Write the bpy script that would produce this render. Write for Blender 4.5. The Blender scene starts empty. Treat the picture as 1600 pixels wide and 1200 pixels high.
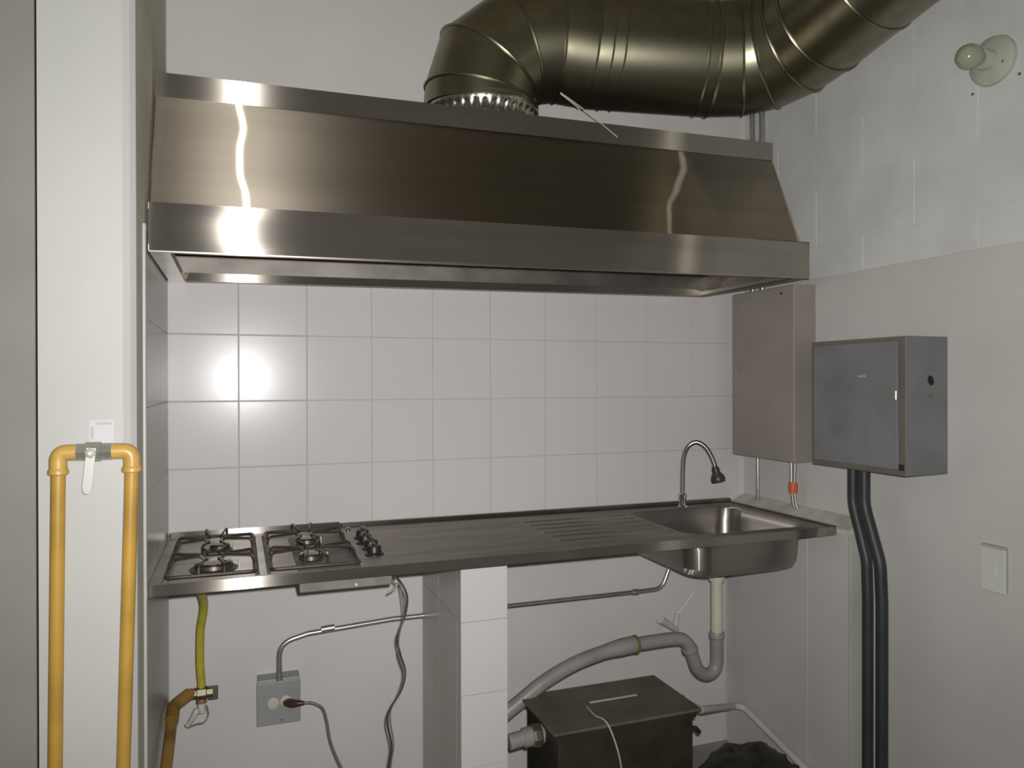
import bpy, bmesh, math, random
from mathutils import Vector, Matrix
random.seed(7)
C = bpy.context.scene.collection
S = bpy.context.scene

# ------------------------------------------------------------------ camera
cd = bpy.data.cameras.new('camera'); cam = bpy.data.objects.new('camera', cd); C.objects.link(cam)
cd.sensor_width = 36; cd.lens = 36 * 1175.2 / 1600; cd.clip_start = .02
yaw, pit, rol = .35, -.0023, -.0025
F = Vector((math.sin(yaw)*math.cos(pit), math.cos(yaw)*math.cos(pit), math.sin(pit)))
R0 = Vector((math.cos(yaw), -math.sin(yaw), 0)); U0 = R0.cross(F)
Rr = R0*math.cos(rol) + U0*math.sin(rol); Uu = -R0*math.sin(rol) + U0*math.cos(rol)
m = Matrix((Rr, Uu, -F)).transposed().to_4x4(); m.translation = (.1965, -2.4127, 1.39)
cam.matrix_world = m; S.camera = cam
# ------------------------------------------------------------------ world, lights, exposure
W = bpy.data.worlds.new('world'); S.world = W; W.use_nodes = True
W.node_tree.nodes['Background'].inputs[0].default_value = (.90, .78, .48, 1)
W.node_tree.nodes['Background'].inputs[1].default_value = .055
fl = bpy.data.lights.new('flash', 'SPOT'); fo = bpy.data.objects.new('flash', fl); C.objects.link(fo)
fl.energy = 160; fl.shadow_soft_size = .012; fl.spot_size = math.radians(138); fl.spot_blend = 1
fl.color = (1, .985, .97)
fo.matrix_world = m @ Matrix.Rotation(math.radians(6), 4, 'X') @ Matrix.Rotation(math.radians(1), 4, 'Y'); fo.location = (.222, -2.405, 1.420)
dl = bpy.data.lights.new('streak_light', 'AREA'); do = bpy.data.objects.new('streak_light', dl); C.objects.link(do)  # added weak light for the second hood streak; its source is unseen
dl.shape = 'RECTANGLE'; dl.size = .04; dl.size_y = .5; dl.energy = 1.3; dl.color = (1, .96, .88)
do.location = (3.0, -3.0, 2.1)
do.rotation_euler = (Vector((1.5, -.5, 1.9)) - Vector(do.location)).to_track_quat('-Z', 'Y').to_euler()
S.view_settings.view_transform = 'Standard'; S.view_settings.look = 'None'
S.view_settings.exposure = 0; S.view_settings.gamma = 1; S.view_settings.use_curve_mapping = False

# ------------------------------------------------------------------ materials
def mat(name, col, rough=.6, metal=0., var=.06, scale=6., bump=0., bscale=60., spec=.5, aniso=0., stretch=(1, 1, 1), trans=0., tint=None, rvar=0., fine=(.7, .8, .3), dust=.05):
    M = bpy.data.materials.new(name); M.use_nodes = True; n = M.node_tree.nodes; l = M.node_tree.links
    b = n['Principled BSDF']; b.inputs['Roughness'].default_value = rough; b.inputs['Metallic'].default_value = metal
    b.inputs['Specular IOR Level'].default_value = spec
    tc = n.new('ShaderNodeTexCoord'); mp = n.new('ShaderNodeMapping'); mp.inputs['Scale'].default_value = stretch
    geo = n.new('ShaderNodeNewGeometry'); l.new(geo.outputs['Position'], mp.inputs[0])
    nz = n.new('ShaderNodeTexNoise'); nz.inputs['Scale'].default_value = scale; nz.inputs['Detail'].default_value = 4
    l.new(mp.outputs[0], nz.inputs['Vector'])
    mx = n.new('ShaderNodeMix'); mx.data_type = 'RGBA'
    t = tint or tuple(c * (1 - var*2.2) for c in col)
    mx.inputs[6].default_value = (*col, 1); mx.inputs[7].default_value = (*t, 1)
    mr = n.new('ShaderNodeMapRange'); mr.inputs[1].default_value = .38; mr.inputs[2].default_value = .72
    l.new(nz.outputs['Fac'], mr.inputs[0]); l.new(mr.outputs[0], mx.inputs[0]); l.new(mx.outputs[2], b.inputs['Base Color'])
    if rvar:
        r2 = n.new('ShaderNodeMapRange'); r2.inputs[3].default_value = rough - rvar; r2.inputs[4].default_value = rough + rvar
        l.new(nz.outputs['Fac'], r2.inputs[0]); l.new(r2.outputs[0], b.inputs['Roughness'])
    if bump:
        n2 = n.new('ShaderNodeTexNoise'); n2.inputs['Scale'].default_value = bscale; n2.inputs['Detail'].default_value = 3
        l.new(mp.outputs[0], n2.inputs['Vector'])
        bp = n.new('ShaderNodeBump'); bp.inputs['Strength'].default_value = bump; bp.inputs['Distance'].default_value = .004
        l.new(n2.outputs['Fac'], bp.inputs['Height']); l.new(bp.outputs[0], b.inputs['Normal'])
    if aniso:
        b.inputs['Anisotropic'].default_value = aniso
        tg = n.new('ShaderNodeTangent'); tg.direction_type = 'UV_MAP'; tg.uv_map = 'brush'
        g = n.new('ShaderNodeBsdfAnisotropic'); g.distribution = 'GGX'
        g.inputs['Roughness'].default_value = rough; g.inputs['Anisotropy'].default_value = aniso
        l.new(mx.outputs[2], g.inputs['Color']); l.new(tg.outputs[0], g.inputs['Tangent'])
        g2 = n.new('ShaderNodeBsdfAnisotropic'); g2.distribution = 'GGX'      # the finest scratches: a much narrower lobe
        g2.inputs['Roughness'].default_value = rough*fine[0]; g2.inputs['Anisotropy'].default_value = fine[1]
        l.new(mx.outputs[2], g2.inputs['Color']); l.new(tg.outputs[0], g2.inputs['Tangent'])
        ms = n.new('ShaderNodeMixShader'); ms.inputs[0].default_value = fine[2]
        l.new(g.outputs[0], ms.inputs[1]); l.new(g2.outputs[0], ms.inputs[2])
        df = n.new('ShaderNodeBsdfDiffuse'); l.new(mx.outputs[2], df.inputs['Color'])       # thin film of dust
        m3 = n.new('ShaderNodeMixShader'); m3.inputs[0].default_value = dust
        l.new(ms.outputs[0], m3.inputs[1]); l.new(df.outputs[0], m3.inputs[2])
        l.new(m3.outputs[0], n['Material Output'].inputs['Surface'])
    if trans: b.inputs['Transmission Weight'].default_value = trans
    return M
plaster = mat('white_plaster', (.60, .575, .555), .75, var=.03, scale=2.5, bump=.25, bscale=25)
plaster_r = mat('block_paint', (.61, .61, .59), .7, var=.06, scale=5, bump=.3, bscale=22)
mortar = mat('painted_mortar', (.63, .63, .61), .8, var=.05)
pillar_m = mat('pillar_paint', (.45, .45, .425), .6, var=.03, scale=3, bump=.2, bscale=20)
shade_m = mat('alcove_shade', (.30, .295, .265), .8, var=.04)  # wall tone darkened: fall-off of light with distance put into the colour
floor_m = mat('concrete_floor', (.30, .28, .25), .6, var=.15, scale=4, bump=.3)
ceil_m = mat('ceiling_paint', (.30, .27, .20), .9)
tile_m = mat('white_glazed_tile', (.59, .565, .56), .22, var=.02, scale=1.5, spec=.22, bump=.02, bscale=8)
tile_r = mat('grey_white_wall_tile', (.52, .51, .49), .3, var=.05, scale=3, spec=.5)
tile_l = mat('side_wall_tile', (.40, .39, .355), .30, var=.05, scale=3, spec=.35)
dado_m = mat('grey_white_dado_render', (.545, .53, .505), .34, var=.04, scale=3, spec=.45, bump=.12, bscale=10)
grout_m = mat('grout', (.46, .43, .39), .85)
grout_w = mat('white_grout', (.56, .55, .53), .85)
trim_m = mat('white_plastic_trim', (.46, .46, .41), .4)
ledge_m = mat('cement_ledge', (.60, .59, .50), .8, var=.12, scale=14)
steel = mat('brushed_stainless_steel', (.37, .325, .26), .42, 1, var=.05, scale=3, aniso=.66, dust=.01, stretch=(.3, 6, 6), fine=(.42, .965, .3))
steel_band = mat('brushed_steel_band', (.56, .515, .45), .37, 1, var=.08, scale=4, aniso=.86, fine=(.8, .9, .25), dust=.085, stretch=(.4, 4, 4), rvar=.02)
steel_in = mat('satin_steel', (.46, .43, .39), .40, 1, var=.08, scale=5, aniso=.35)
steel_ctr = mat('counter_steel', (.44, .41, .37), .42, 1, var=.1, scale=5, aniso=.5, stretch=(.5, 3, 3), rvar=.02)
galv = mat('galvanised_duct_steel', (.265, .25, .175), .36, 1, var=.12, scale=14, bump=.03, bscale=9, rvar=.05)
galv_l = mat('galvanised_conduit', (.52, .52, .50), .38, .9, var=.08, scale=20)
chrome = mat('chrome', (.75, .75, .75), .12, 1)
chrome_d = mat('worn_chrome', (.42, .40, .37), .25, 1)
iron = mat('burnt_enamel_iron', (.075, .060, .045), .38, .4, var=.2, scale=40)
blk = mat('black_plastic', (.018, .016, .014), .4, var=.1)
cable_m = mat('dark_cable', (.05, .045, .04), .5)
cable_g = mat('grey_brown_cable', (.16, .14, .12), .5)
yel = mat('yellow_pipe_paint', (.47, .275, .05), .38, var=.14, scale=9, spec=.5)
yel_e = mat('yellow_elbow_paint', (.54, .33, .085), .38, var=.1, scale=20)
hose_y = mat('yellow_gas_hose', (.42, .38, .035), .45, var=.08, scale=20)
brown = mat('ochre_gas_pipe', (.27, .15, .035), .45, var=.2, scale=20)
valve_m = mat('nickel_valve', (.42, .42, .36), .35, .7, var=.12, scale=40)
lever_m = mat('pale_lever', (.52, .53, .48), .4, .2)
panel_a = mat('taupe_enclosure_paint', (.285, .252, .230), .45, var=.05, scale=6)
panel_b = mat('slate_enclosure_paint', (.180, .180, .186), .42, var=.08, scale=7, tint=(.130, .136, .134))
panel_e = mat('enclosure_edge', (.14, .13, .105), .5, var=.1)
boxg = mat('outlet_box_grey', (.33, .34, .34), .5, .2, var=.06)
pvc = mat('cream_pvc', (.56, .52, .42), .4)
pvc_w = mat('white_pvc', (.56, .54, .50), .4)
pvc_g = mat('grey_pvc', (.26, .25, .24), .42, var=.08, scale=15)
ring_m = mat('olive_rubber_ring', (.14, .12, .03), .5)
blackcond = mat('dark_flexible_conduit', (.030, .036, .036), .5, var=.15, scale=10)
trap_m = mat('dark_grease_trap_steel', (.135, .115, .080), .5, .2, var=.15, scale=12)
trap_b = mat('dark_trap_body', (.040, .034, .022), .55, .3, var=.2, scale=12)
bag_m = mat('black_bag_plastic', (.020, .020, .014), .4, var=.2, scale=10)
orange = mat('orange_tape', (.60, .12, .04), .5)
lampw = mat('lampholder_glazed', (.42, .44, .36), .22, var=.06, scale=20)
bulb_m = mat('unlit_frosted_bulb', (.30, .33, .23), .16, var=.05)
switch_m = mat('ivory_switch', (.62, .63, .56), .35)
sticker_m = mat('pale_sticker', (.50, .49, .50), .5)
ink_m = mat('faded_ink', (.40, .39, .41), .6)
string_m = mat('pale_string', (.42, .41, .35), .6)
hole_m = mat('dark_hole', (.012, .010, .008), .9)
rust = mat('rust_drip', (.17, .14, .085), .7)

# ------------------------------------------------------------------ mesh helpers
def wl(o):
    v = Vector((0, 0, 0))
    while o: v += Vector(o.location); o = o.parent
    return v
def obj(name, bm, m_, parent=None, smooth=False, label=None, kind=None, local=False):
    bmesh.ops.recalc_face_normals(bm, faces=bm.faces[:])
    if parent is not None and not local: bmesh.ops.translate(bm, verts=bm.verts[:], vec=-wl(parent))
    me = bpy.data.meshes.new(name); bm.to_mesh(me); bm.free(); me.materials.append(m_)
    if smooth:
        for p in me.polygons: p.use_smooth = True
        me.set_sharp_from_angle(angle=math.radians(35))
    o = bpy.data.objects.new(name, me); C.objects.link(o)
    if parent is not None: o.parent = parent
    if label: o['label'] = label
    if kind: o['kind'] = kind
    return o
def thing(name, label, cat, loc=(0, 0, 0), group=None):
    o = bpy.data.objects.new(name, None); C.objects.link(o); o.location = loc; o.empty_display_size = .05
    o['label'] = label; o['category'] = cat
    if group: o['group'] = group
    return o
def tag(o, label, cat, group=None):
    o['label'] = label; o['category'] = cat
    if group: o['group'] = group
    return o
def box(bm, x0, x1, y0, y1, z0, z1):
    v = [bm.verts.new((x, y, z)) for z in (z0, z1) for y in (y0, y1) for x in (x0, x1)]
    for f in ((0, 2, 3, 1), (4, 5, 7, 6), (0, 1, 5, 4), (2, 6, 7, 3), (0, 4, 6, 2), (1, 3, 7, 5)): bm.faces.new([v[i] for i in f])
def BX(*a, bev=0, seg=2):
    bm = bmesh.new(); box(bm, *a)
    if bev: bmesh.ops.bevel(bm, geom=bm.edges[:], offset=bev, segments=seg, affect='EDGES', profile=.5)
    return bm
def spline(pts, n=8):
    P = [Vector(p) for p in pts]; out = []
    if len(P) < 3: return P
    Q = [P[0]*2 - P[1]] + P + [P[-1]*2 - P[-2]]
    for i in range(1, len(Q) - 2):
        for k in range(n):
            t = k / n; a, b, c, d = Q[i-1:i+3]
            out.append(.5*((2*b) + (c-a)*t + (2*a-5*b+4*c-d)*t*t + (3*b-a-3*c+d)*t**3))
    out.append(P[-1]); return out
def fillet(pts, r, n=6):
    P = [Vector(p) for p in pts]; out = [P[0]]
    for i in range(1, len(P)-1):
        a, b, c = P[i-1], P[i], P[i+1]; u = (a-b).normalized(); v = (c-b).normalized()
        ang = u.angle(v); d = min(r / math.tan(ang/2), (a-b).length*.49, (c-b).length*.49)
        p0 = b + u*d; p1 = b + v*d
        for k in range(n+1):
            t = k/n; out.append((1-t)**2*p0 + 2*t*(1-t)*b + t*t*p1)
    out.append(P[-1]); return out
def tube(bm, pts, r, seg=12, cap=True):
    P = [Vector(p) for p in pts]; n = len(P); rs = r if isinstance(r, (list, tuple)) else [r]*n
    T = []
    for i in range(n):
        a = P[max(i-1, 0)]; b = P[min(i+1, n-1)]; T.append((b-a).normalized())
    up = Vector((0, 0, 1)) if abs(T[0].z) < .9 else Vector((1, 0, 0))
    N = (up - T[0]*up.dot(T[0])).normalized(); rings = []
    for i in range(n):
        N = (N - T[i]*N.dot(T[i])).normalized(); B = T[i].cross(N)
        rings.append([bm.verts.new(P[i] + (N*math.cos(2*math.pi*k/seg) + B*math.sin(2*math.pi*k/seg))*rs[i]) for k in range(seg)])
    for i in range(n-1):
        for k in range(seg):
            bm.faces.new((rings[i][k], rings[i][(k+1) % seg], rings[i+1][(k+1) % seg], rings[i+1][k]))
    if cap: bm.faces.new(rings[0][::-1]); bm.faces.new(rings[-1])
    return rings
def TB(pts, r, seg=12, cap=True):
    bm = bmesh.new(); tube(bm, pts, r, seg, cap); return bm
def lathe(prof, origin, axis=(0, 0, 1), seg=28, cap=True):
    bm = bmesh.new(); A = Vector(axis).normalized(); u = A.orthogonal().normalized(); w = A.cross(u); O = Vector(origin); rings = []
    for r, h in prof:
        rings.append([bm.verts.new(O + A*h + (u*math.cos(2*math.pi*k/seg) + w*math.sin(2*math.pi*k/seg))*max(r, .0002)) for k in range(seg)])
    for i in range(len(rings)-1):
        for k in range(seg): bm.faces.new((rings[i][k], rings[i][(k+1) % seg], rings[i+1][(k+1) % seg], rings[i+1][k]))
    if cap: bm.faces.new(rings[0][::-1]); bm.faces.new(rings[-1])
    return bm
def brush(o, direction=(1, 0, 0)):
    """UV layer whose u axis runs along the brushing direction"""
    me = o.data; uv = me.uv_layers.new(name='brush'); D = Vector(direction)
    for p in me.polygons:
        n = p.normal; d = D - n*D.dot(n)
        if d.length < .1: d = n.orthogonal()
        d.normalize(); u = n.cross(d)
        for li in p.loop_indices:
            co = me.vertices[me.loops[li].vertex_index].co
            uv.data[li].uv = (co.dot(d), co.dot(u))
    return o
def bevel_all(bm, off, seg=2, ang=30):
    e = [e for e in bm.edges if len(e.link_faces) == 2 and e.calc_face_angle(0) > math.radians(ang)]
    bmesh.ops.bevel(bm, geom=e, offset=off, segments=seg, affect='EDGES', profile=.5)

XR = 2.029; ZT = 1.735; TG = .2; TH = .008
# ------------------------------------------------------------------ room shell
obj('floor', BX(-3, 4.5, -5.5, .3, -.1, 0), floor_m, kind='structure')
obj('ceiling', BX(-3, 4.5, -5.5, .3, 3.0, 3.1), ceil_m, kind='structure')
bm = bmesh.new(); box(bm, -.10, XR+.03, .008, .3, .90, 3.0); box(bm, -.10, XR+.03, .045, .3, 0, .8999)
wall_back = obj('wall_back', bm, plaster, kind='structure')
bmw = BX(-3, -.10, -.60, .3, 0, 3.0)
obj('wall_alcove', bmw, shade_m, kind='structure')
# partition that ends in the white pillar
bm = bmesh.new(); box(bm, -.145, -.002, -.800, .01, 0, 3.0)
pf = [(-.145, -.830), (-.006, -.830), (.006, -.822), (.015, -.812), (.016, -.799), (-.145, -.799)]
a = [bm.verts.new((x, y, 0)) for x, y in pf]; b = [bm.verts.new((x, y, 3.0)) for x, y in pf]
bm.faces.new(a); bm.faces.new(b[::-1])
for i in range(6): bm.faces.new((a[i], a[(i+1) % 6], b[(i+1) % 6], b[i]))
wall_left = obj('wall_left', bm, pillar_m, kind='structure')
wall_right = obj('wall_right', BX(XR+.0064, XR+.25, -1.30, .3, 0, 3.0), mortar, kind='structure')
# tile helper: shared mesh per size
tile_cache = {}
def tile(parent, axis, u0, u1, z0, z1, m_, plane, sgn, g=.0007):
    """axis 'y' : plane Y=plane facing -Y, u = X ; axis 'x' : plane X=plane facing sgn*X, u = Y"""
    w = u1-u0-2*g; h = z1-z0-2*g
    key = (axis, round(w, 4), round(h, 4), m_.name, sgn)
    if key not in tile_cache:
        bm = bmesh.new(); t = TH*.5
        if axis == 'y': box(bm, 0, w, 0, t*2, 0, h)
        else: box(bm, 0, t*2 if sgn < 0 else -t*2, 0, w, 0, h)
        fe = []
        for e in bm.edges:
            c = [v.co.y if axis == 'y' else v.co.x for v in e.verts]
            if all(abs(x) < 1e-6 for x in c): fe.append(e)
        bmesh.ops.bevel(bm, geom=fe, offset=g, segments=1, affect='EDGES')
        bmesh.ops.recalc_face_normals(bm, faces=bm.faces[:])
        me = bpy.data.meshes.new('tile'); bm.to_mesh(me); bm.free(); me.materials.append(m_); tile_cache[key] = me
    o = bpy.data.objects.new('tile', tile_cache[key]); C.objects.link(o); o.parent = parent
    j = random.uniform(0, .0006)
    o.location = Vector((u0+g, plane + j, z0+g) if axis == 'y' else (plane - sgn*j, u0+g, z0+g)) - wl(parent)
    if axis == 'y': o.rotation_euler = (random.uniform(-.0012, .0012), 0, random.uniform(-.0012, .0012))
    return o
rows = [(.90, .935)] + [(.935+.2*i, 1.135+.2*i) for i in range(4)]
for z0, z1 in rows:
    for k in range(11):
        x0 = .2*k; x1 = min(x0+.2, XR)
        if x1-x0 > .01: tile(wall_back, 'y', x0, x1, z0, z1, tile_m, 0, -1, .0013 if k < 2 else .0008)
# grout bed just behind the faces
bm = bmesh.new(); box(bm, 0, XR, .0024, .0080, .90, ZT-.001); obj('grout', bm, grout_m, wall_back)
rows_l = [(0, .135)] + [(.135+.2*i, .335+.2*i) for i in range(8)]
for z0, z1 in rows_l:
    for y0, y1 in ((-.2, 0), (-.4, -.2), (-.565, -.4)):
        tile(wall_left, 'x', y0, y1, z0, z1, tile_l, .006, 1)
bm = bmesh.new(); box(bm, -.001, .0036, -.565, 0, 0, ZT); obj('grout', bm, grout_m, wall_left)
obj('brightened_side', BX(-.003, .004, -.800, -.001, 1.743, 3.0), mat('brightened_side_paint', (.62, .60, .50), .7, var=.08, scale=5, bump=.2, bscale=20), wall_left)  # added sheets: paler colour brightens the side where the flash only grazes
obj('brightened_side', BX(-.003, .002, -.800, -.586, 0, 1.743), bpy.data.materials['brightened_side_paint'], wall_left)
tag_t = obj('trim_1', BX(-.002, .008, -.585, -.566, 0, 1.742, bev=.002), trim_m, kind='structure')
obj('smooth_dado', BX(XR-.001, XR+.0065, -1.25, 0, 0, ZT+.002, bev=.001, seg=1), dado_m, wall_right)
# painted concrete blocks above the tiles
bc = {}
def block(y0, y1, z0, z1):
    g = .0009; key = (round(y1-y0, 3), round(z1-z0, 3))
    if key not in bc:
        b = BX(0, .012, g, y1-y0-g, g, z1-z0-g, bev=.0009, seg=1)
        me = bpy.data.meshes.new('block'); b.to_mesh(me); b.free(); me.materials.append(plaster_r); bc[key] = me
    o = bpy.data.objects.new('block', bc[key]); C.objects.link(o); o.parent = wall_right
    o.location = (XR+.004+random.uniform(0, .0010), y0, z0); o.rotation_euler = (0, 0, random.uniform(-.002, .002))
zs = [ZT, 1.845, 2.035, 2.225, 2.415, 2.605, 2.8, 3.0]
for i in range(len(zs)-1):
    off = -.38 if i % 2 else -.58
    ys = [0] + [y for y in [off-.39*k + (.39 if off < -.5 else .0)*0 for k in range(-1, 4)] if -1.28 < y < -.03]
    ys = sorted(ys, reverse=True) + [-1.29]
    for a, b in zip(ys[:-1], ys[1:]): block(b, a, zs[i], zs[i+1])
# low tiled side wall under the sink end, with its cement ledge
lw = obj('wall_sink_side', BX(1.975, XR-.001, -.585, .04, 0, .918), grout_w, kind='structure')
for y0, y1 in ((-.4075, -.001), (-.592, -.4092)): obj('render_panel', BX(1.969, 1.9752, y0, y1, 0, .918, bev=.001, seg=1), dado_m, lw)
obj('corner_bead', BX(1.968, XR-.001, -.5945, -.585, 0, .918, bev=.0015), trim_m, lw)
bm = bmesh.new(); pr = [(1.9565, .918), (1.9565, .931), (XR-.001, .962), (XR-.001, .918)]
a = [bm.verts.new((x, -.600, z)) for x, z in pr]; b = [bm.verts.new((x, -.001, z)) for x, z in pr]
bm.faces.new(a); bm.faces.new(b[::-1])
for i in range(4): bm.faces.new((a[i], a[(i+1) % 4], b[(i+1) % 4], b[i]))
obj('ledge', bm, ledge_m, lw)
# tiled support post
post = obj('wall_support_post', BX(.773, .892, -.437, .04, 0, .905), grout_w, kind='structure')
for z0, z1 in [(a, min(b, .905)) for a, b in rows_l if a < .9]:
    tile(post, 'y', .765, .900, z0, z1, tile_m, -.445, -1, .0005)
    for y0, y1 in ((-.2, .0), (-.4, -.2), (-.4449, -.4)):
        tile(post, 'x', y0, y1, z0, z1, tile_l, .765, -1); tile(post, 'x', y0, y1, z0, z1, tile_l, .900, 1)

# ------------------------------------------------------------------ extractor hood
def hz(x, z): return z + .012*(x-1.0)
HX0, HX1 = .010, 1.848
hood = thing('extractor_hood', 'long brushed stainless steel extractor hood above the counter', 'extractor hood', (.93, 0, 1.70))
def shear(bm):
    for v in bm.verts: v.co.z += .012*(v.co.x-1.0)
def hpart(name, bm, m_, smooth=False, label=None, dirn=(1, 0, 0)):
    shear(bm); o = obj(name, bm, m_, hood, smooth, label); return brush(o, dirn)
YB, YT, ZB0, ZB1, ZS0, ZS1 = -.555, -.385, 1.699, 1.808, 2.105, 2.137
def sheet(fn, nx, nz, th=.0015):
    """grid sheet; fn(u,v)->point, given thickness towards +Y"""
    bm = bmesh.new(); g = [[bm.verts.new(fn(i/nx, j/nz)) for j in range(nz+1)] for i in range(nx+1)]
    h = [[bm.verts.new(Vector(fn(i/nx, j/nz)) + Vector((0, th, 0))) for j in range(nz+1)] for i in range(nx+1)]
    for i in range(nx):
        for j in range(nz):
            bm.faces.new((g[i][j], g[i+1][j], g[i+1][j+1], g[i][j+1])); bm.faces.new((h[i][j], h[i][j+1], h[i+1][j+1], h[i+1][j]))
    for i in range(nx):
        bm.faces.new((g[i][0], h[i][0], h[i+1][0], g[i+1][0])); bm.faces.new((g[i][nz], g[i+1][nz], h[i+1][nz], h[i][nz]))
    for j in range(nz):
        bm.faces.new((g[0][j], g[0][j+1], h[0][j+1], h[0][j])); bm.faces.new((g[nx][j], h[nx][j], h[nx][j+1], g[nx][j+1]))
    return bm
def lump(x, c, w): return math.exp(-((x-c)/w)**2)
def interp(v, pts):
    for (a, p), (b, q) in zip(pts[:-1], pts[1:]):
        if v <= b:
            t = (v-a)/(b-a); t = t*t*(3-2*t); return p + (q-p)*t
    return pts[-1][1]
def front(u, v):
    x = HX0 + (HX1-HX0)*u; z = ZB1 + (ZS0-ZB1)*v; y = -.520 + (YT+.002+.520)*v
    # slight oil-canning of the sheet: the tilt varies with height, as the wavy flash streak shows
    y += interp(v, ((0, -.001), (.12, .0), (.35, .010), (.55, .010), (.78, .003), (.9, .007), (1, .012)))*.16*math.tanh((x-.2)/.16)*lump(x, .2, .5)
    y += interp(v, ((0, .055), (.3, .036), (.55, .004), (.8, -.012), (1, -.012)))*.2*math.tanh((x-1.50)/.2)*lump(x, 1.50, .4)
    return (x, y, z)
hpart('front_panel', sheet(front, 90, 24), steel, True)
def band(u, v):
    x = HX0 + (HX1-HX0)*u; z = ZB0 + (ZB1-ZB0)*v
    y = YB + interp(v, ((0, -.004), (.3, .006), (.6, .008), (1, -.004)))*.16*math.tanh((x-.21)/.16)*lump(x, .21, .5)
    return (x, y, z)
hpart('lower_band', sheet(band, 80, 10), steel_band, True)
hpart('lower_band_ledge', BX(HX0, HX1, YB, -.518, ZB1-.0015, ZB1), steel_band)
hpart('rim_edge', BX(HX0, HX1, YB-.0012, YB+.004, ZB0-.004, ZB0+.001, bev=.0008, seg=1), steel_in)
def top(u, v): return (HX0 + (HX1-HX0)*u, YT-.002, ZS0 + (ZS1-ZS0)*v)
hpart('top_band', BX(HX0-.002, HX1, YT-.003, YT, ZS0, ZS1+.026), steel_band)
hpart('top_panel', BX(HX0, HX1, YT, -.002, ZS1-.002, ZS1), steel_in)
for x in (HX0, HX1-.0015):
    bm = bmesh.new(); pr = [(YB, ZB0), (-.002, ZB0), (-.002, ZS1), (YT, ZS1), (YT, ZS0), (-.520, ZB1), (YB, ZB1)]
    a = [bm.verts.new((x, y, z)) for y, z in pr]; b = [bm.verts.new((x+.0015, y, z)) for y, z in pr]
    bm.faces.new(a); bm.faces.new(b[::-1])
    for i in range(len(pr)): bm.faces.new((a[i], a[(i+1) % 7], b[(i+1) % 7], b[i]))
    hpart('side_panel', bm, steel_in, dirn=(0, 1, 0))
hpart('back_panel', BX(HX0, HX1, -.0035, -.002, ZB0, ZS1), mat('dull_inner_steel', (.26, .24, .21), .55, 1, var=.15, scale=9))
# grease gutter all round the open underside: channel floors and inner lips
w = .045
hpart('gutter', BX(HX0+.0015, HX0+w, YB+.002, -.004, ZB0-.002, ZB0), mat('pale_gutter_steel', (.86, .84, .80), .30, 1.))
hpart('gutter', BX(HX1-w, HX1-.0015, YB+.002, -.004, ZB0-.002, ZB0), steel_in)
hpart('gutter', BX(HX0+w, HX1-w, -w, -.004, ZB0-.002, ZB0), steel_in)
hpart('gutter', BX(HX0+w, HX1-w, YB+.002, YB+.022, ZB0-.002, ZB0), steel_in)
hpart('gutter_lip', BX(HX0+w, HX1-w, -w-.0015, -w, ZB0-.002, ZB0+.022), steel_band)
for x in (HX0+w-.0015, HX1-w): hpart('gutter_lip', BX(x, x+.0015, YB+.03, -w, ZB0-.002, ZB0+.014), steel_in, dirn=(0, 1, 0))

# ------------------------------------------------------------------ exhaust duct
duct = thing('exhaust_duct', 'fat galvanised exhaust duct rising from the hood and bending toward the viewer', 'duct', (.905, -.215, 2.15))
RD = .168; CX0 = Vector((.905, -.215, 0))
path = [Vector((.895, -.215, 2.215)), Vector((.897, -.217, 2.258)), Vector((.925, -.222, 2.350)), Vector((1.015, -.235, 2.422)), Vector((1.13, -.256, 2.440)),
        Vector((1.24, -.280, 2.425)), Vector((1.60, -.395, 2.405)), Vector((1.685, -.435, 2.405)), Vector((1.745, -.49, 2.412)), Vector((1.785, -.57, 2.428)),
        Vector((1.80, -.66, 2.45)), Vector((1.81, -2.2, 2.76)), Vector((1.81, -3.2, 2.96))]
seg = 40
def mitre_rings(path, r):
    dirs = [(path[i+1]-path[i]).normalized() for i in range(len(path)-1)]
    N = dirs[0].orthogonal().normalized(); out = []
    frames = []
    for i, d in enumerate(dirs):
        N = (N - d*N.dot(d)).normalized(); frames.append((N.copy(), d.cross(N)))
    # keep the circle parametrisation continuous by always projecting the previous ring along the new direction
    n0 = dirs[0]; ring = [path[0] + (frames[0][0]*math.cos(2*math.pi*k/seg) + frames[0][1]*math.sin(2*math.pi*k/seg))*r for k in range(seg)]
    out.append(ring)
    for j in range(1, len(path)):
        d = dirs[j-1]; nn = (dirs[j-1] + dirs[j]).normalized() if j < len(dirs) else d
        prev = out[-1]; ring = []
        for q in prev:
            t = (path[j]-q).dot(nn)/d.dot(nn); ring.append(q + d*t)
        out.append(ring)
    return out
rings = mitre_rings(path, RD)
names = ['elbow_gore']*4 + ['elbow_gore', 'straight_section'] + ['elbow_gore']*4 + ['straight_section', 'straight_section']
def loft(rs, thick=None):
    bm = bmesh.new(); V = [[bm.verts.new(p) for p in r] for r in rs]
    for i in range(len(V)-1):
        for k in range(len(V[0])): bm.faces.new((V[i][k], V[i][(k+1) % seg], V[i+1][(k+1) % seg], V[i+1][k]))
    return bm
for i in range(len(rings)-1):
    a, b = rings[i], rings[i+1]; ca = sum(a, Vector())/seg; cb = sum(b, Vector())/seg
    n = 10 if (cb-ca).length > .3 else 4; rs = []
    for j in range(n+1):
        t = j/n; k_ = 1 + .010*math.sin(math.pi*t)*0
        rs.append([a[q].lerp(b[q], t) for q in range(seg)])
    obj(names[i], loft(rs), galv, duct, True)
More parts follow.
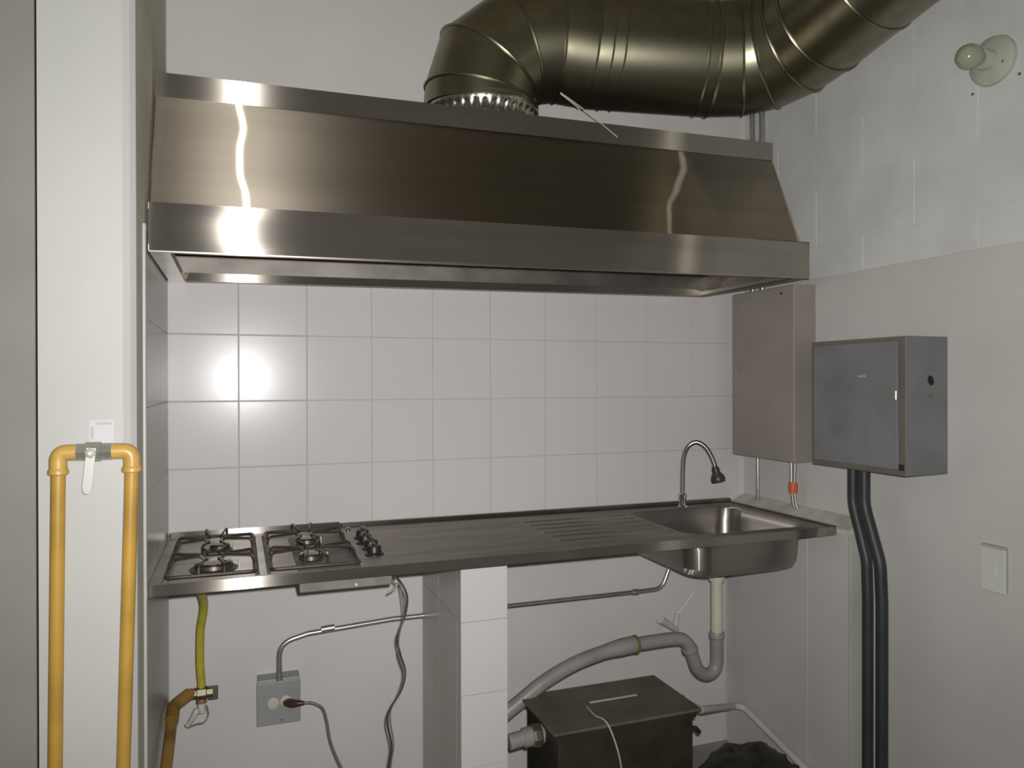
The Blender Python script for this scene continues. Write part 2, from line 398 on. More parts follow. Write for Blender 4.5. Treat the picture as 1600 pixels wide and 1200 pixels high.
def seam(ring, r=.0042, grow=1.006):
    c = sum(ring, Vector())/seg; P = [c + (q-c)*grow for q in ring]; bm = bmesh.new()
    nrm = (P[0]-c).cross(P[seg//4]-c).normalized(); V = []
    for p in P:
        o_ = (p-c).normalized(); V.append([bm.verts.new(p + (o_*math.cos(t)+nrm*math.sin(t))*r) for t in [2*math.pi*k/6 for k in range(6)]])
    for i in range(seg):
        for k in range(6): bm.faces.new((V[i][k], V[(i+1) % seg][k], V[(i+1) % seg][(k+1) % 6], V[i][(k+1) % 6]))
    return bm
for i in range(1, len(rings)-1): obj('seam', seam(rings[i]), galv, duct, True)
def between(i, t): return [rings[i][q].lerp(rings[i+1][q], t) for q in range(seg)]
for i, t in ((5, .12), (5, .22), (5, .90), (10, .12)): obj('seam', seam(between(i, t), .0035, 1.003), galv, duct, True)
# crimped collar standing on the hood
bm = bmesh.new(); V = []
for z, r, cr in ((2.13, .166, .0), (2.165, .166, .0), (2.172, .163, .004), (2.195, .163, .004), (2.203, .170, 0), (2.212, .172, 0), (2.225, .172, 0), (2.232, .168, 0)):
    V.append([bm.verts.new((.905 + (r+cr*math.cos(36*2*math.pi*k/144))*math.cos(2*math.pi*k/144), -.215 + (r+cr*math.cos(36*2*math.pi*k/144))*math.sin(2*math.pi*k/144), z)) for k in range(144)])
for i in range(len(V)-1):
    for k in range(144): bm.faces.new((V[i][k], V[i][(k+1) % 144], V[i+1][(k+1) % 144], V[i+1][k]))
obj('collar', bm, mat('crimped_collar_steel', (.50, .48, .42), .3, 1, var=.12, scale=20), duct, True)
# bits of string hanging from the duct
c = obj('string', TB(spline([(1.07, -.43, 2.222), (1.12, -.43, 2.196), (1.19, -.42, 2.162), (1.27, -.40, 2.125)]), .0016, 6), string_m)
tag(c, 'thin pale string tied from the duct down behind the hood top', 'string')
obj('loose_end', TB([(1.07, -.432, 2.218), (1.105, -.434, 2.196), (1.128, -.436, 2.181)], .0018, 6), string_m, c)

# ------------------------------------------------------------------ counter with drainer, sink bowl and hob wells
counter = thing('kitchen_counter', 'one-piece stainless steel counter with drainer, sink bowl and built-in hob', 'counter', (.98, -.28, .91))
CZ = .935; CF = -.55; CXA, CXB = .008, 1.955
bm = bmesh.new()
wells = [(.030, .245, -.535, -.035), (.262, .492, -.535, -.035)]
BW = (1.455, 1.900, -.510, -.085)
xs = sorted({CXA, CXB, *[w_[0] for w_ in wells], *[w_[1] for w_ in wells], BW[0]-.02, BW[1]+.02, .9, 1.2})
ys = sorted({CF, -.002, -.535, -.035, BW[2]-.02, BW[3]+.02})
vc = {}
def gv(x, y, z):
    k = (round(x, 4), round(y, 4), round(z, 4))
    if k not in vc: vc[k] = bm.verts.new((x, y, z))
    return vc[k]
bo = (BW[0]-.02, BW[1]+.02, BW[2]-.02, BW[3]+.02)
for i in range(len(xs)-1):
    for j in range(len(ys)-1):
        mx_, my_ = (xs[i]+xs[i+1])/2, (ys[j]+ys[j+1])/2
        if any(a < mx_ < b and c_ < my_ < d for a, b, c_, d in wells + [bo]): continue
        bm.faces.new((gv(xs[i], ys[j], CZ), gv(xs[i+1], ys[j], CZ), gv(xs[i+1], ys[j+1], CZ), gv(xs[i], ys[j+1], CZ)))
def rrect(x0, x1, y0, y1, r, z, n=8):
    out = []
    for cx, cy, a0 in ((x1-r, y1-r, 0), (x0+r, y1-r, 90), (x0+r, y0+r, 180), (x1-r, y0+r, 270)):
        for k in range(n+1):
            a = math.radians(a0 + 90*k/n); out.append((cx + r*math.cos(a), cy + r*math.sin(a), z))
    return out
inner = [bm.verts.new(p) for p in rrect(*BW, .07, CZ)]
cn = [gv(bo[1], bo[3], CZ), gv(bo[0], bo[3], CZ), gv(bo[0], bo[2], CZ), gv(bo[1], bo[2], CZ)]
for q in range(4):
    for k in range(8): bm.faces.new((cn[q], inner[q*9+k], inner[q*9+k+1]))
# side strips between outer rectangle (incl. grid points on it) and the rounded loop
def side(q, pts):
    a = inner[q*9+8]; b = inner[((q+1) % 4)*9]; bm.faces.new([cn[q], a, b, cn[(q+1) % 4]] + pts)
def on(axis, val, lo, hi, rev):
    s_ = sorted([v for v in vc.values() if abs(v.co[1-axis]-val) < 1e-5 and lo+1e-5 < v.co[axis] < hi-1e-5], key=lambda v: v.co[axis])
    return s_[::-1] if rev else s_
side(0, on(0, bo[3], bo[0], bo[1], False)); side(1, on(1, bo[0], bo[2], bo[3], False))
side(2, on(0, bo[2], bo[0], bo[1], True)); side(3, on(1, bo[1], bo[2], bo[3], True))
# thickness (turned-down edges are separate parts)
top_o = obj('worktop', bm, steel_ctr, counter); brush(top_o)
brush(obj('front_apron', BX(CXA, CXB, CF-.0015, CF+.002, CZ-.026, CZ+.0005, bev=.001, seg=1), steel_band, counter))
brush(obj('side_apron', BX(CXB-.002, CXB+.001, CF, -.002, CZ-.022, CZ+.001), steel_band, counter), (0, 1, 0))
brush(obj('side_rim', BX(CXB-.016, CXB+.0012, CF, -.004, CZ, CZ+.004, bev=.001, seg=1), mat('dark_edge_steel', (.16, .14, .11), .4, .9), counter), (0, 1, 0))
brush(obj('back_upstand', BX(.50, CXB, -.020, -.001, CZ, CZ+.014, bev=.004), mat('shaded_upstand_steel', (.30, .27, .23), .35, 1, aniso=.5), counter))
brush(obj('back_upstand', BX(CXA, .499, -.022, -.001, CZ, CZ+.018, bev=.006), steel_band, counter))
# bowl : inner and outer skin
prof = [(0, CZ), (.004, CZ-.006), (.010, CZ-.05), (.014, CZ-.112), (.022, CZ-.132), (.045, CZ-.143)]
bm = bmesh.new(); R1 = []
for k, (ins, z) in enumerate(prof):
    R1.append([bm.verts.new(p) for p in rrect(BW[0]+ins, BW[1]-ins, BW[2]+ins, BW[3]-ins, max(.07-ins*.2, .04), z)])
n_ = len(R1[0])
for i in range(len(R1)-1):
    for k in range(n_): bm.faces.new((R1[i][k], R1[i][(k+1) % n_], R1[i+1][(k+1) % n_], R1[i+1][k]))
bm.faces.new(R1[-1])
bmesh.ops.recalc_face_normals(bm, faces=bm.faces[:])
gm = bmesh.ops.solidify(bm, geom=bm.faces[:], thickness=.0015)
bowl = obj('sink_bowl', bm, steel_in, counter, True); brush(bowl)
obj('bowl_drain', lathe([(.0, .0), (.030, 0), (.036, .002), (.036, .004), (.0, .004)], (1.69, -.30, CZ-.1435)), chrome, bowl, True)
for y in (-.13, -.19, -.25, -.31, -.37, -.43):
    bm = BX(1.06, 1.44, y-.006, y+.006, CZ-.002, CZ+.003, bev=.0025); brush(obj('drainer_rib', bm, steel_ctr, counter, True))
for a, b, c_, d in wells:
    bm = bmesh.new(); z1 = CZ-.008; i_ = .01
    o4 = [bm.verts.new((x, y, CZ)) for x, y in ((a, c_), (b, c_), (b, d), (a, d))]
    i4 = [bm.verts.new((x, y, z1)) for x, y in ((a+i_, c_+i_), (b-i_, c_+i_), (b-i_, d-i_), (a+i_, d-i_))]
    for k in range(4): bm.faces.new((o4[k], o4[(k+1) % 4], i4[(k+1) % 4], i4[k]))
    bm.faces.new(i4)
    brush(obj('hob_well', bm, steel_ctr, counter))
def burner(x, y, r):
    b = obj('burner', lathe([(r*1.25, 0), (r*1.3, .004), (r*1.05, .007), (r*1.0, .016), (r*.2, .017)], (x, y, CZ-.008)), mat('burner_base', (.10, .085, .06), .4, .6) if 'burner_base' not in bpy.data.materials else bpy.data.materials['burner_base'], counter, True)
    obj('burner_cap', lathe([(r*.92, .0165), (r*.95, .020), (r*.75, .0235), (r*.2, .025)], (x, y, CZ-.008)), chrome_d, b, True)
    obj('igniter', lathe([(.002, 0), (.002, .022)], (x+r*1.35, y-.01, CZ-.008), seg=8), switch_m, b)
burner(.140, -.405, .044); burner(.150, -.190, .026); burner(.375, -.395, .030); burner(.382, -.190, .028)
# control knobs: black turned knobs in a row front to back
for i, y in enumerate((-.42, -.345, -.27, -.195)):
    x = .535 + (.004 if i % 2 else 0)
    k = obj('knob', lathe([(.025, 0), (.025, .004), (.019, .007), (.018, .022), (.016, .025), (.0, .025)], (x, y, CZ)), blk, counter, True)
    bm = BX(x-.004, x+.004, y-.017, y+.017, CZ+.02, CZ+.032, bev=.002); obj('knob_grip', bm, blk, k)
for x, y in ((.515, -.065), (.560, -.065)):
    obj('button', lathe([(.008, 0), (.008, .006), (.005, .010), (0, .011)], (x, y, CZ)), chrome, counter, True)
obj('burner_control_tray', BX(.335, .56, CF+.012, -.10, CZ-.052, CZ-.004, bev=.003), mat('tray_steel', (.22, .205, .18), .6, .3, var=.15, scale=20), counter)
obj('tray_screw', lathe([(.004, 0), (.004, .003), (0, .004)], (.47, CF+.012, CZ-.043), (0, -1, 0), 10), pvc, counter)

# ------------------------------------------------------------------ pan supports (lift off)
def pan_support(x0, x1, label):
    t = thing('pan_support', label, 'pan support', ((x0+x1)/2, -.285, CZ), 'wire pan supports on the hob')
    y0, y1 = -.522, -.050; z = CZ+.007; r = .0048; cx = (x0+x1)/2
    fr = fillet([(x0, y0, z), (x1, y0, z), (x1, y1, z), (x0, y1, z)], .012, 4)
    bm = bmesh.new(); P = fillet([(cx, y0, z), (x1, y0, z), (x1, y1, z), (x0, y1, z), (x0, y0, z), (cx, y0, z)], .012, 4)
    tube(bm, P, r, 8); obj('frame', bm, iron, t, True)
    h = z+.022
    for yc, rb in ((-.400, .040), (-.192, .036)):
        for sx, xs_ in ((1, x0), (-1, x1)):
            for dy, ty in ((-.035, -.006), (.035, .006)):
                pts = [(xs_, yc+dy, z), (xs_+sx*.004, yc+dy*1.0, h-.004), (xs_+sx*.010, yc+dy*.95, h), (cx-sx*rb*.75, yc+ty, h), (cx-sx*rb*.55, yc+ty, h-.006)]
                obj('finger', TB(fillet(pts, .008, 3), .0034, 7), iron, t, True)
        for sy in (1, -1):
            ye = y1 if (sy > 0 and yc > -.3) else (y0 if (sy < 0 and yc < -.3) else yc+sy*.095)
            for dx in (-.028, .028):
                pts = [(cx+dx, ye, z), (cx+dx, ye-sy*.004, h-.002), (cx+dx*.9, ye-sy*.012, h), (cx+dx*.55, yc+sy*rb*1.05, h), (cx+dx*.5, yc+sy*rb*.9, h-.006)]
                obj('finger', TB(fillet(pts, .008, 3), .0034, 7), iron, t, True)
    obj('cross_rod', TB([(x0, -.296, z), (x1, -.296, z)], r, 8), iron, t, True)
    for px, py in ((x0, y0+.02), (x1, y0+.02), (x0, y1-.02), (x1, y1-.02)):
        obj('foot', TB([(px, py, CZ-.0005), (px, py, z)], .004, 8), iron, t, True)
    return t
pan_support(.040, .236, 'dark wire pan support over the left pair of burners, beside the left wall')
pan_support(.272, .482, 'dark wire pan support over the right pair of burners, next to the black knobs')

# ------------------------------------------------------------------ tap
tap = thing('gooseneck_tap', 'chrome gooseneck tap with dark spray head standing behind the sink bowl', 'tap', (1.712, -.062, CZ))
obj('base', lathe([(.020, 0), (.020, .004), (.013, .008), (.012, .030), (.015, .034), (.015, .048), (.010, .052)], (1.712, -.062, CZ)), chrome, tap, True)
P = [(1.712, -.062, CZ+.04), (1.713, -.062, 1.06), (1.716, -.066, 1.12), (1.728, -.078, 1.158), (1.752, -.092, 1.172), (1.778, -.108, 1.155), (1.797, -.12, 1.118), (1.808, -.128, 1.078)]
obj('spout', TB(spline(P, 7), .0085, 12), chrome_d, tap, True)
ax = (.22, -.12, -1)
obj('spray_head', lathe([(.010, -.004), (.014, .006), (.014, .018), (.022, .030), (.026, .042), (.024, .052), (.0, .052)], (1.806, -.127, 1.082), ax, 18), mat('dark_spray_head', (.075, .058, .042), .4, .2, var=.2, scale=50), tap, True)

# ------------------------------------------------------------------ sink waste
drain = thing('sink_waste_pipe', 'grey S-trap waste pipe curving from the sink to the grease trap', 'pipe', (1.69, -.30, .44))
dx, dy = 1.69, -.30
obj('strainer_cup', lathe([(.045, .0), (.045, -.012), (.030, -.040), (.024, -.046)], (dx, dy, CZ-.145), (0, 0, 1), 24), mat('cup_grey', (.22, .20, .18), .4, .4), drain, True)
obj('tailpiece', lathe([(.026, 0), (.026, -.016), (.019, -.018), (.019, -.205)], (dx, dy, .746), (0, 0, 1), 20), pvc, drain, True)
obj('coupling', lathe([(.023, 0), (.025, -.004), (.025, -.018), (.022, -.022)], (dx, dy, .560), (0, 0, 1), 20), pvc_g, drain, True)
P = [(dx, dy, .545), (dx, dy, .46), (dx-.015, dy, .43), (dx-.045, dy, .424), (dx-.075, dy, .445), (dx-.092, dy, .485), (dx-.105, dy, .520), (dx-.130, dy, .548), (dx-.175, dy, .556), (dx-.30, dy, .555)]
obj('trap_bend', TB(spline(P, 6), .0215, 16), pvc_g, drain, True)
obj('joint_collar', lathe([(.025, 0), (.0265, .004), (.0265, .014), (.025, .018)], (dx-.101, dy, .507), (-.45, 0, 1), 18), pvc_g, drain, True)
obj('rubber_ring', lathe([(.026, 0), (.029, .003), (.029, .010), (.026, .013)], (dx-.30, dy, .555), (-1, 0, 0), 20), ring_m, drain, True, label='olive rubber ring')
P = [(dx-.312, dy, .555), (dx-.35, dy-.001, .553), (dx-.42, dy-.003, .545), (dx-.52, dy-.008, .525), (dx-.62, dy-.012, .487), (dx-.70, dy-.015, .440), (dx-.80, dy-.015, .375), (dx-.86, dy-.01, .30)]
pp = spline(P, 6); rr = [(.027 if i < 7 else (.027-.005*min(1, (i-7)/5))) for i in range(len(pp))]
obj('flexible_hose', TB(pp, rr, 16), pvc_g, drain, True)

# ------------------------------------------------------------------ grease trap
gt = thing('grease_trap', 'dark steel grease trap box with flat lid below the sink', 'grease trap', (1.21, -.43, 0))
obj('lid', BX(.985, 1.447, -.572, -.305, .444, .452, bev=.002), trap_m, gt)
obj('body', BX(1.005, 1.428, -.555, -.325, .0, .4435, bev=.003), trap_b, gt)
obj('lid_rim', BX(.998, 1.435, -.562, -.315, .425, .4438), trap_b, gt)
obj('inlet_stub', TB([(.905, -.44, .385), (.945, -.44, .39), (.949, -.44, .39), (1.008, -.44, .395)], [.022, .022, .027, .027], 16), pvc_g, gt, True)
obj('inlet_nut', lathe([(.031, 0), (.033, .006), (.033, .020), (.031, .026)], (.972, -.44, .392), (1, 0, 0), 8), mat('dirty_nut', (.10, .075, .05), .5, .3), gt)
obj('outlet_stub', TB([(1.427, -.42, .40), (1.49, -.42, .398)], .026, 16), pvc_w, gt, True, label='short white outlet stub')
c = obj('strip', BX(1.16, 1.315, -.432, -.424, .4525, .456, bev=.001), string_m); tag(c, 'short pale strip lying on the grease trap lid', 'strip')
c = obj('wire', TB(spline([(1.14, -.45, .4545), (1.135, -.51, .4555), (1.145, -.565, .456), (1.158, -.60, .40), (1.170, -.605, .33), (1.172, -.60, .25)], 6), .0022, 6), string_m)
tag(c, 'thin pale wire curving over the front of the grease trap', 'wire')
c = obj('outlet_pipe', TB(fillet([(1.492, -.42, .398), (1.56, -.40, .36), (1.90, -.10, .20), (1.945, -.10, .19), (1.945, -.50, .10), (1.945, -.52, .0)], .03, 5), .012, 14), pvc_w, smooth=True)
tag(c, 'pale plastic pipe running from the grease trap to the far corner', 'pipe')
# crumpled black bag on the floor
bm = bmesh.new(); bmesh.ops.create_icosphere(bm, subdivisions=4, radius=1)
from mathutils import noise
for v in bm.verts:
    d = v.co.normalized(); n1 = noise.noise(d*2.2+Vector((3, 1, 7))); n2 = abs(noise.noise(d*5.5+Vector((9, 2, 4))))
    k = 1 + .16*n1 + .14*n2
    v.co = Vector((d.x*.17*k, d.y*.14*k, d.z*.155*k)); v.co.z = max(v.co.z, -.145)
bmesh.ops.translate(bm, verts=bm.verts[:], vec=(1.615, -.56, .147))
c = obj('bag', bm, bag_m, smooth=True); tag(c, 'crumpled black plastic bag on the floor right of the grease trap', 'bag')
c = obj('hose_end', TB(fillet([(1.455, -.48, 0.0), (1.455, -.48, .345), (1.485, -.48, .352), (1.50, -.48, .335)], .012, 4), .007, 8), trap_b, smooth=True)
tag(c, 'dark bent hose end poking up behind the black bag', 'hose')

# ------------------------------------------------------------------ angle valve and supply line
av = thing('angle_valve', 'white angle stop valve on the back wall under the sink', 'valve', (1.70, .04, .50))
obj('body', TB([(1.70, .045, .485), (1.70, -.02, .485)], .012, 12), pvc_w, av, True)
obj('handle', TB([(1.715, -.02, .475), (1.625, -.05, .535)], [.010, .016], 12), pvc_w, av, True)
obj('outlet', TB([(1.712, -.01, .48), (1.722, -.01, .53)], .009, 10), pvc_w, av, True)
c = obj('supply_line', TB(spline([(1.722, -.01, .53), (1.755, -.02, .57), (1.79, -.03, .63), (1.795, -.04, .70), (1.75, -.05, .80), (1.712, -.055, .93)], 6), .0032, 8), pvc_w)
tag(c, 'thin white supply line from the angle valve up to the tap', 'hose')

# ------------------------------------------------------------------ outlet, conduits, cables
ob = thing('outlet_box', 'square grey metal outlet box with a plug on the back wall', 'outlet', (.312, .02, .42))
obj('box', BX(.250, .374, -.012, .0455, .352, .486, bev=.002), boxg, ob)
obj('cover_plate', BX(.248, .376, -.016, -.011, .350, .480, bev=.0015), boxg, ob)
obj('socket', lathe([(.017, 0), (.017, .002), (.014, .003), (0, .003)], (.296, -.016, .415), (0, -1, 0), 20), pvc, ob, True, label='cream socket face')
obj('socket', lathe([(.017, 0), (.017, .002), (.014, .003), (0, .003)], (.333, -.016, .417), (0, -1, 0), 20), pvc, ob, True, label='cream socket face')
obj('screw', lathe([(.003, 0), (.003, .002), (0, .0025)], (.320, -.016, .362), (0, -1, 0), 8), chrome_d, ob)
co = thing('conduit', 'thin metal conduit bending out of the outlet box and running behind the post', 'conduit', (.9, .02, .6))
P = fillet([(.314, -.005, .475), (.314, -.005, .592), (.40, -.005, .612), (.66, -.005, .628)], .06, 7) + [Vector((1.0, -.005, .628)), Vector((1.55, -.005, .628))]
P2 = fillet([(1.55, -.005, .628), (1.66, -.005, .63), (1.69, -.005, .70), (1.70, -.005, .80)], .05, 7)
obj('tube', TB(P + P2[1:], .0085, 12), galv_l, co, True)
obj('connector', lathe([(.012, 0), (.012, .016), (.010, .018)], (.314, -.005, .480), (0, 0, 1), 14), galv_l, co, True)
obj('coupling', lathe([(.011, 0), (.011, .04)], (.44, -.005, .6195), (1, 0, .07), 14), galv_l, co, True)
obj('coupling', lathe([(.0115, 0), (.0115, .02)], (1.54, -.005, .628), (1, 0, 0), 14), galv_l, co, True)
pc = thing('power_cord', 'dark power cord plugged into the grey outlet box and hanging to the floor', 'cord', (.34, -.05, .0))
obj('plug', TB([(.330, -.018, .412), (.340, -.03, .416), (.350, -.045, .418), (.372, -.055, .420), (.385, -.058, .420)], [.009, .013, .013, .009, .005], 12), mat('dark_brown_plug', (.05, .025, .018), .4), pc, True)
obj('cable', TB(spline([(.383, -.058, .420), (.405, -.06, .418), (.435, -.065, .400), (.448, -.07, .36), (.458, -.08, .30), (.485, -.10, .23), (.54, -.14, .12), (.62, -.2, .02), (.70, -.3, .006)], 7), .0045, 8), cable_g, pc, True)
hw = thing('hanging_wire', 'dark twisted wire dangling from the counter front edge left of the post', 'wire', (.575, -.48, .0))
W1 = [(.570, -.46, .90), (.592, -.50, .872), (.606, -.50, .835), (.600, -.50, .79), (.580, -.50, .735), (.588, -.50, .69), (.600, -.50, .645), (.590, -.50, .60), (.560, -.50, .555), (.553, -.50, .52), (.564, -.50, .46), (.556, -.50, .40), (.54, -.5, .25), (.56, -.5, .02), (.62, -.52, .005)]
W2 = [(.572, -.46, .90), (.587, -.497, .872), (.594, -.495, .835), (.596, -.50, .79), (.583, -.502, .735), (.585, -.495, .69), (.597, -.502, .645), (.587, -.497, .60), (.564, -.498, .555), (.562, -.495, .52), (.570, -.495, .46), (.562, -.495, .40), (.546, -.5, .25), (.566, -.5, .02), (.63, -.50, .005)]
obj('strand', TB(spline(W1, 6), .0026, 7), cable_m, hw, True); obj('strand', TB(spline(W2, 6), .0020, 7), cable_g, hw, True)
c = obj('wire_stub', TB(spline([(.567, -.50, .915), (.566, -.535, .895), (.572, -.54, .885), (.562, -.54, .872), (.548, -.54, .865)], 5), .0024, 7), galv_l)
tag(c, 'short bare wire end sticking out below the counter edge', 'wire')

# ------------------------------------------------------------------ gas: yellow hose, ochre pipe, valve
c = obj('gas_hose', TB(spline([(.088, -.30, .885), (.088, -.27, .86), (.103, -.20, .815), (.106, -.14, .76), (.096, -.11, .69), (.094, -.10, .60), (.098, -.10, .53), (.098, -.10, .492)], 7), .0115, 14), hose_y, smooth=True)
tag(c, 'yellow rubber gas hose hanging below the hob', 'hose')
gp = thing('ochre_gas_pipe', 'ochre painted gas pipe under the counter in the left corner', 'pipe', (.03, -.10, 0))
obj('pipe', TB(fillet([(.024, -.60, 0), (.024, -.58, .355), (.028, -.14, .497), (.075, -.10, .512)], .03, 7), .0145, 16), brown, gp, True)
obj('elbow', TB(fillet([(.0275, -.20, .478), (.028, -.14, .497), (.066, -.103, .511)], .025, 7), .0175, 16), brown, gp, True)
obj('valve_body', TB([(.060, -.10, .508), (.085, -.10, .508), (.087, -.10, .508), (.110, -.10, .508), (.112, -.10, .508), (.128, -.10, .508)], [.016, .016, .021, .021, .017, .017], 8), mat('dirty_brass', (.13, .11, .07), .4, .6), gp)
obj('valve_flag', BX(.116, .142, -.108, -.100, .488, .526, bev=.002), mat('dark_flag', (.10, .09, .075), .5), gp)
obj('hose_clamp', lathe([(.0135, 0), (.0145, .003), (.0145, .010), (.0135, .013)], (.098, -.10, .480), (0, 0, 1), 16), mat('copper_clamp', (.40, .20, .08), .4, .4), gp, True)
obj('hose_barb', lathe([(.011, 0), (.011, .024), (.008, .026)], (.098, -.105, .456), (0, 0, 1), 14), pvc_w, gp, True)
obj('valve_lever', TB(spline([(.088, -.115, .47), (.078, -.12, .452), (.068, -.12, .438), (.060, -.12, .428)], 4), [.009]*4+[.008]*4+[.007]*5, 10), trim_m, gp, True)
obj('tie_wire', TB(spline([(.112, -.11, .475), (.116, -.115, .45), (.105, -.12, .432), (.085, -.12, .43), (.062, -.12, .424)], 5), .0018, 6), cable_g, gp, True)

# ------------------------------------------------------------------ yellow gas pipe loop with valve in front of the pillar
yp = thing('yellow_gas_pipe', 'yellow painted gas pipe loop with lever valve in front of the white pillar', 'pipe', (-.05, -.865, 0))
yy = -.848; zt = 1.264; XL, XRp = -.1095, .0105
obj('pipe', TB([(-.1195, yy, 0), (-.1165, yy, .67), (XL, yy, 1.230)], .0122, 18), yel, yp, True)
obj('pipe', TB([(-.022, yy, 0), (-.0055, yy, .67), (XRp, yy, 1.230)], .0122, 18), yel, yp, True)
for x, x2 in ((XL, -.0795), (XRp, -.0225)):
    obj('elbow', TB(fillet([(x, yy, 1.228), (x, yy, zt), (x2, yy, zt)], .020, 8), .0148, 18), yel_e, yp, True)
    obj('elbow_collar', lathe([(.0150, 0), (.0172, .002), (.0172, .008), (.0148, .012)], (x, yy, 1.224), (0, 0, 1), 18), yel_e, yp, True)
v_ = obj('valve_body', TB([(-.080, yy, zt), (-.066, yy, zt), (-.0655, yy, zt), (-.040, yy, zt), (-.0395, yy, zt), (-.022, yy, zt)], [.0155, .0155, .0180, .0180, .0155, .0155], 8), valve_m, yp)
obj('stem', lathe([(.0075, 0), (.0075, .012)], (-.053, yy-.014, zt), (0, -1, 0), 12), valve_m, v_)
obj('nut', lathe([(.0095, 0), (.0095, .006), (.004, .009), (0, .009)], (-.053, yy-.0265, zt), (0, -1, 0), 6), lever_m, v_)
lev = bmesh.new(); pl = [(-.0075, .009), (.0075, .009), (.0080, -.060), (.0062, -.070), (.002, -.0745), (-.002, -.0745), (-.0062, -.070), (-.0080, -.060)]
a = [lev.verts.new((x, -.0015, z)) for x, z in pl]; b = [lev.verts.new((x, .0015, z)) for x, z in pl]
lev.faces.new(a); lev.faces.new(b[::-1])
for i in range(8): lev.faces.new((a[i], a[(i+1) % 8], b[(i+1) % 8], b[i]))
bmesh.ops.rotate(lev, verts=lev.verts[:], cent=(0, 0, 0), matrix=Matrix.Rotation(.10, 3, 'Y')); bmesh.ops.translate(lev, verts=lev.verts[:], vec=(-.053, yy-.0255, zt))
obj('lever', lev, lever_m, v_)
st = obj('sticker', BX(-.062, -.021, -.8316, -.8303, 1.278, 1.322), sticker_m); tag(st, 'small pale paper sticker on the pillar just above the gas valve', 'sticker')
obj('ink_mark', BX(-.050, -.026, -.8322, -.8316, 1.313, 1.317), ink_m, st); obj('ink_mark', BX(-.060, -.055, -.8322, -.8316, 1.286, 1.309), ink_m, st)

# ------------------------------------------------------------------ electrical enclosures on the right wall
pa = thing('electrical_box', 'tall flat taupe electrical box in the back right corner under the hood', 'electrical box', (XR, -.22, 1.12))
obj('case', BX(1.941, XR+.002, -.382, -.047, 1.118, 1.715, bev=.002), panel_a, pa)
obj('front_cover', BX(1.938, 1.9415, -.380, -.049, 1.120, 1.713, bev=.001, seg=1), panel_a, pa)
obj('screw', lathe([(.004, 0), (.004, .002), (0, .003)], (1.938, -.32, 1.69), (-1, 0, 0), 10), blk, pa)
obj('screw', lathe([(.004, 0), (.004, .002), (0, .003)], (1.938, -.09, 1.44), (-1, 0, 0), 10), panel_e, pa)
pb = thing('electrical_cabinet', 'slate grey electrical cabinet with hinged door on the right wall', 'electrical cabinet', (XR, -.70, 1.13))
obj('case', BX(1.882, XR+.002, -.883, -.535, 1.134, 1.512, bev=.003), panel_b, pb)
obj('door_frame', BX(1.877, 1.8825, -.883, -.535, 1.134, 1.512, bev=.001, seg=1), panel_e, pb)
dr = obj('door', BX(1.870, 1.877, -.862, -.548, 1.150, 1.500, bev=.002), panel_b, pb)
obj('handle', BX(1.866, 1.8705, -.861, -.853, 1.340, 1.365, bev=.001, seg=1), valve_m, dr)
obj('nameplate', BX(1.8692, 1.8702, -.755, -.725, 1.401, 1.408), mat('nameplate', (.34, .31, .30), .4), dr, label='tiny pale nameplate')
obj('hinge', BX(1.868, 1.876, -.878, -.868, 1.150, 1.166), blk, pb)
hb = bmesh.new(); bmesh.ops.create_circle(hb, cap_ends=True, segments=18, radius=.0115)
for v in hb.verts: v.co = Vector((1.966 + v.co.x*.95, -.8834, 1.392 + v.co.y*1.15 - v.co.x*.3))
ex = bmesh.ops.extrude_face_region(hb, geom=hb.faces[:]); bmesh.ops.translate(hb, verts=[e for e in ex['geom'] if isinstance(e, bmesh.types.BMVert)], vec=(0, -.0006, 0))
obj('knockout_hole', hb, hole_m, pb, label='dark knockout hole')
obj('drip_stain', BX(1.956, 1.974, -.8837, -.883, 1.343, 1.356, bev=.0002, seg=1), rust, pb)
# conduits
def pipe_thing(name, pts, r, m_, label, cat='conduit', group=None, seg=12):
    o = obj(name, TB(pts, r, seg), m_, smooth=True); tag(o, label, cat, group); return o
pipe_thing('conduit', spline([(2.005, -.110, 1.119), (2.005, -.110, 1.00), (2.008, -.104, .931)], 4), .0075, galv_l, 'single thin conduit below the taupe box nearest the corner')
pipe_thing('conduit', spline([(2.000, -.295, 1.119), (2.000, -.296, 1.03), (2.004, -.299, .97), (2.010, -.303, .945)], 4), .0062, galv_l, 'left one of the taped conduit pair below the taupe box')
pipe_thing('conduit', spline([(2.000, -.314, 1.119), (2.000, -.310, 1.03), (2.004, -.312, .97), (2.010, -.317, .945)], 4), .0062, galv_l, 'right one of the taped conduit pair below the taupe box')
tp = obj('tape', lathe([(.0152, 0), (.0155, .002), (.0155, .034), (.0152, .036)], (2.000, -.3035, 1.005), (0, 0, 1), 20), orange, smooth=True)
tag(tp, 'orange tape wrapped round the conduit pair below the taupe box', 'tape')
pipe_thing('conduit', [(2.022, -.060, 1.716), (2.022, -.060, 3.0)], .010, galv_l, 'vertical conduit above the hood nearest the room corner')
pipe_thing('conduit', [(2.020, -.118, 1.716), (2.020, -.118, 3.0)], .011, galv_l, 'vertical conduit above the hood just right of the corner one')
def corr(pts, r):
    return pts
A = fillet([(1.950, -.624, 1.136), (1.950, -.624, 1.02), (1.950, -.677, .86), (1.950, -.681, .74), (1.950, -.679, .0)], .14, 8)
B = fillet([(1.950, -.668, 1.136), (1.950, -.668, 1.02), (1.950, -.727, .86), (1.950, -.733, .74), (1.950, -.731, .0)], .14, 8)
pipe_thing('flexible_conduit', A, .0158, blackcond, 'left one of two black conduits dropping from the slate cabinet', seg=16)
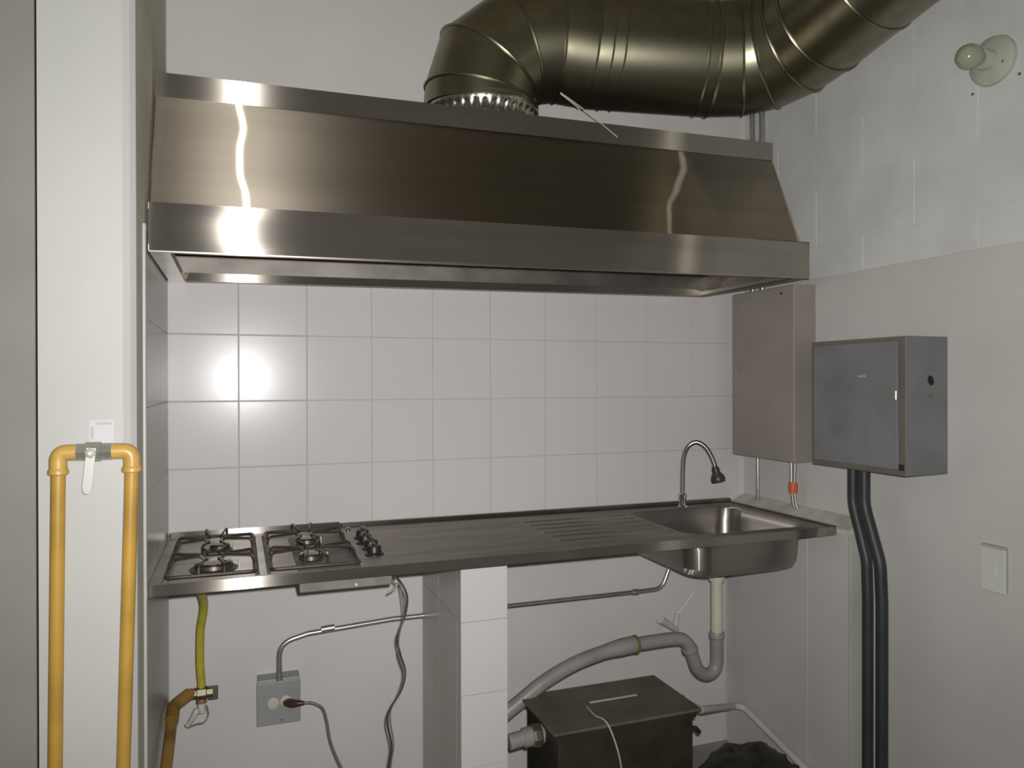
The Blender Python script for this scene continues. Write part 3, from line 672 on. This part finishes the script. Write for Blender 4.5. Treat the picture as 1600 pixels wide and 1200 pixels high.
pipe_thing('flexible_conduit', B, .0170, blackcond, 'right one of two black conduits dropping from the slate cabinet', seg=16)

# ------------------------------------------------------------------ lampholder, switch, wall plugs
lh = thing('wall_lampholder', 'round pale wall lampholder with unlit bulb high on the right wall', 'lamp', (XR, -1.015, 2.215))
obj('base', lathe([(.062, 0), (.063, .004), (.061, .012), (.052, .018), (.030, .022), (.0, .022)], (XR+.004, -1.015, 2.215), (-1, 0, 0), 40), lampw, lh, True)
obj('socket', lathe([(.026, .018), (.026, .040), (.024, .048)], (XR+.004, -1.015, 2.215), (-1, 0, 0), 24), lampw, lh, True)
obj('bulb', lathe([(.014, .040), (.017, .052), (.026, .066), (.031, .082), (.030, .096), (.024, .109), (.012, .117), (.0, .119)], (XR+.004, -1.015, 2.215), (-1, 0, 0), 28), bulb_m, lh, True)
obj('screw_hole', lathe([(.005, .017), (.005, .0195), (0, .0195)], (XR+.004, -1.048, 2.222), (-1, 0, 0), 10), hole_m, lh)
obj('screw_hole', lathe([(.005, .017), (.005, .0195), (0, .0195)], (XR+.004, -.978, 2.200), (-1, 0, 0), 10), hole_m, lh)
obj('screw', lathe([(.004, .018), (.004, .020), (0, .021)], (XR+.004, -1.052, 2.198), (-1, 0, 0), 10), chrome, lh)
for (y, z, lab) in ((-.955, 2.152, 'small dark wall plug hole below the lampholder'), (-1.082, 2.157, 'small dark wall plug hole right of the lampholder')):
    c = obj('wall_plug', lathe([(.004, 0), (.004, .003), (0, .003)], (XR+.006, y, z), (-1, 0, 0), 10), rust); tag(c, lab, 'wall plug')
sw = thing('light_switch', 'ivory switch plate low on the right wall beside the black conduits', 'switch', (XR, -1.02, .91))
obj('back_box', BX(XR-.012, XR+.001, -1.056, -.988, .852, .968, bev=.002), mat('switch_side', (.40, .40, .34), .5), sw)
obj('plate', BX(XR-.018, XR-.012, -1.060, -.992, .850, .962, bev=.002), switch_m, sw)
obj('rocker', BX(XR-.0205, XR-.0178, -1.036, -1.016, .890, .930, bev=.001, seg=1), switch_m, sw)
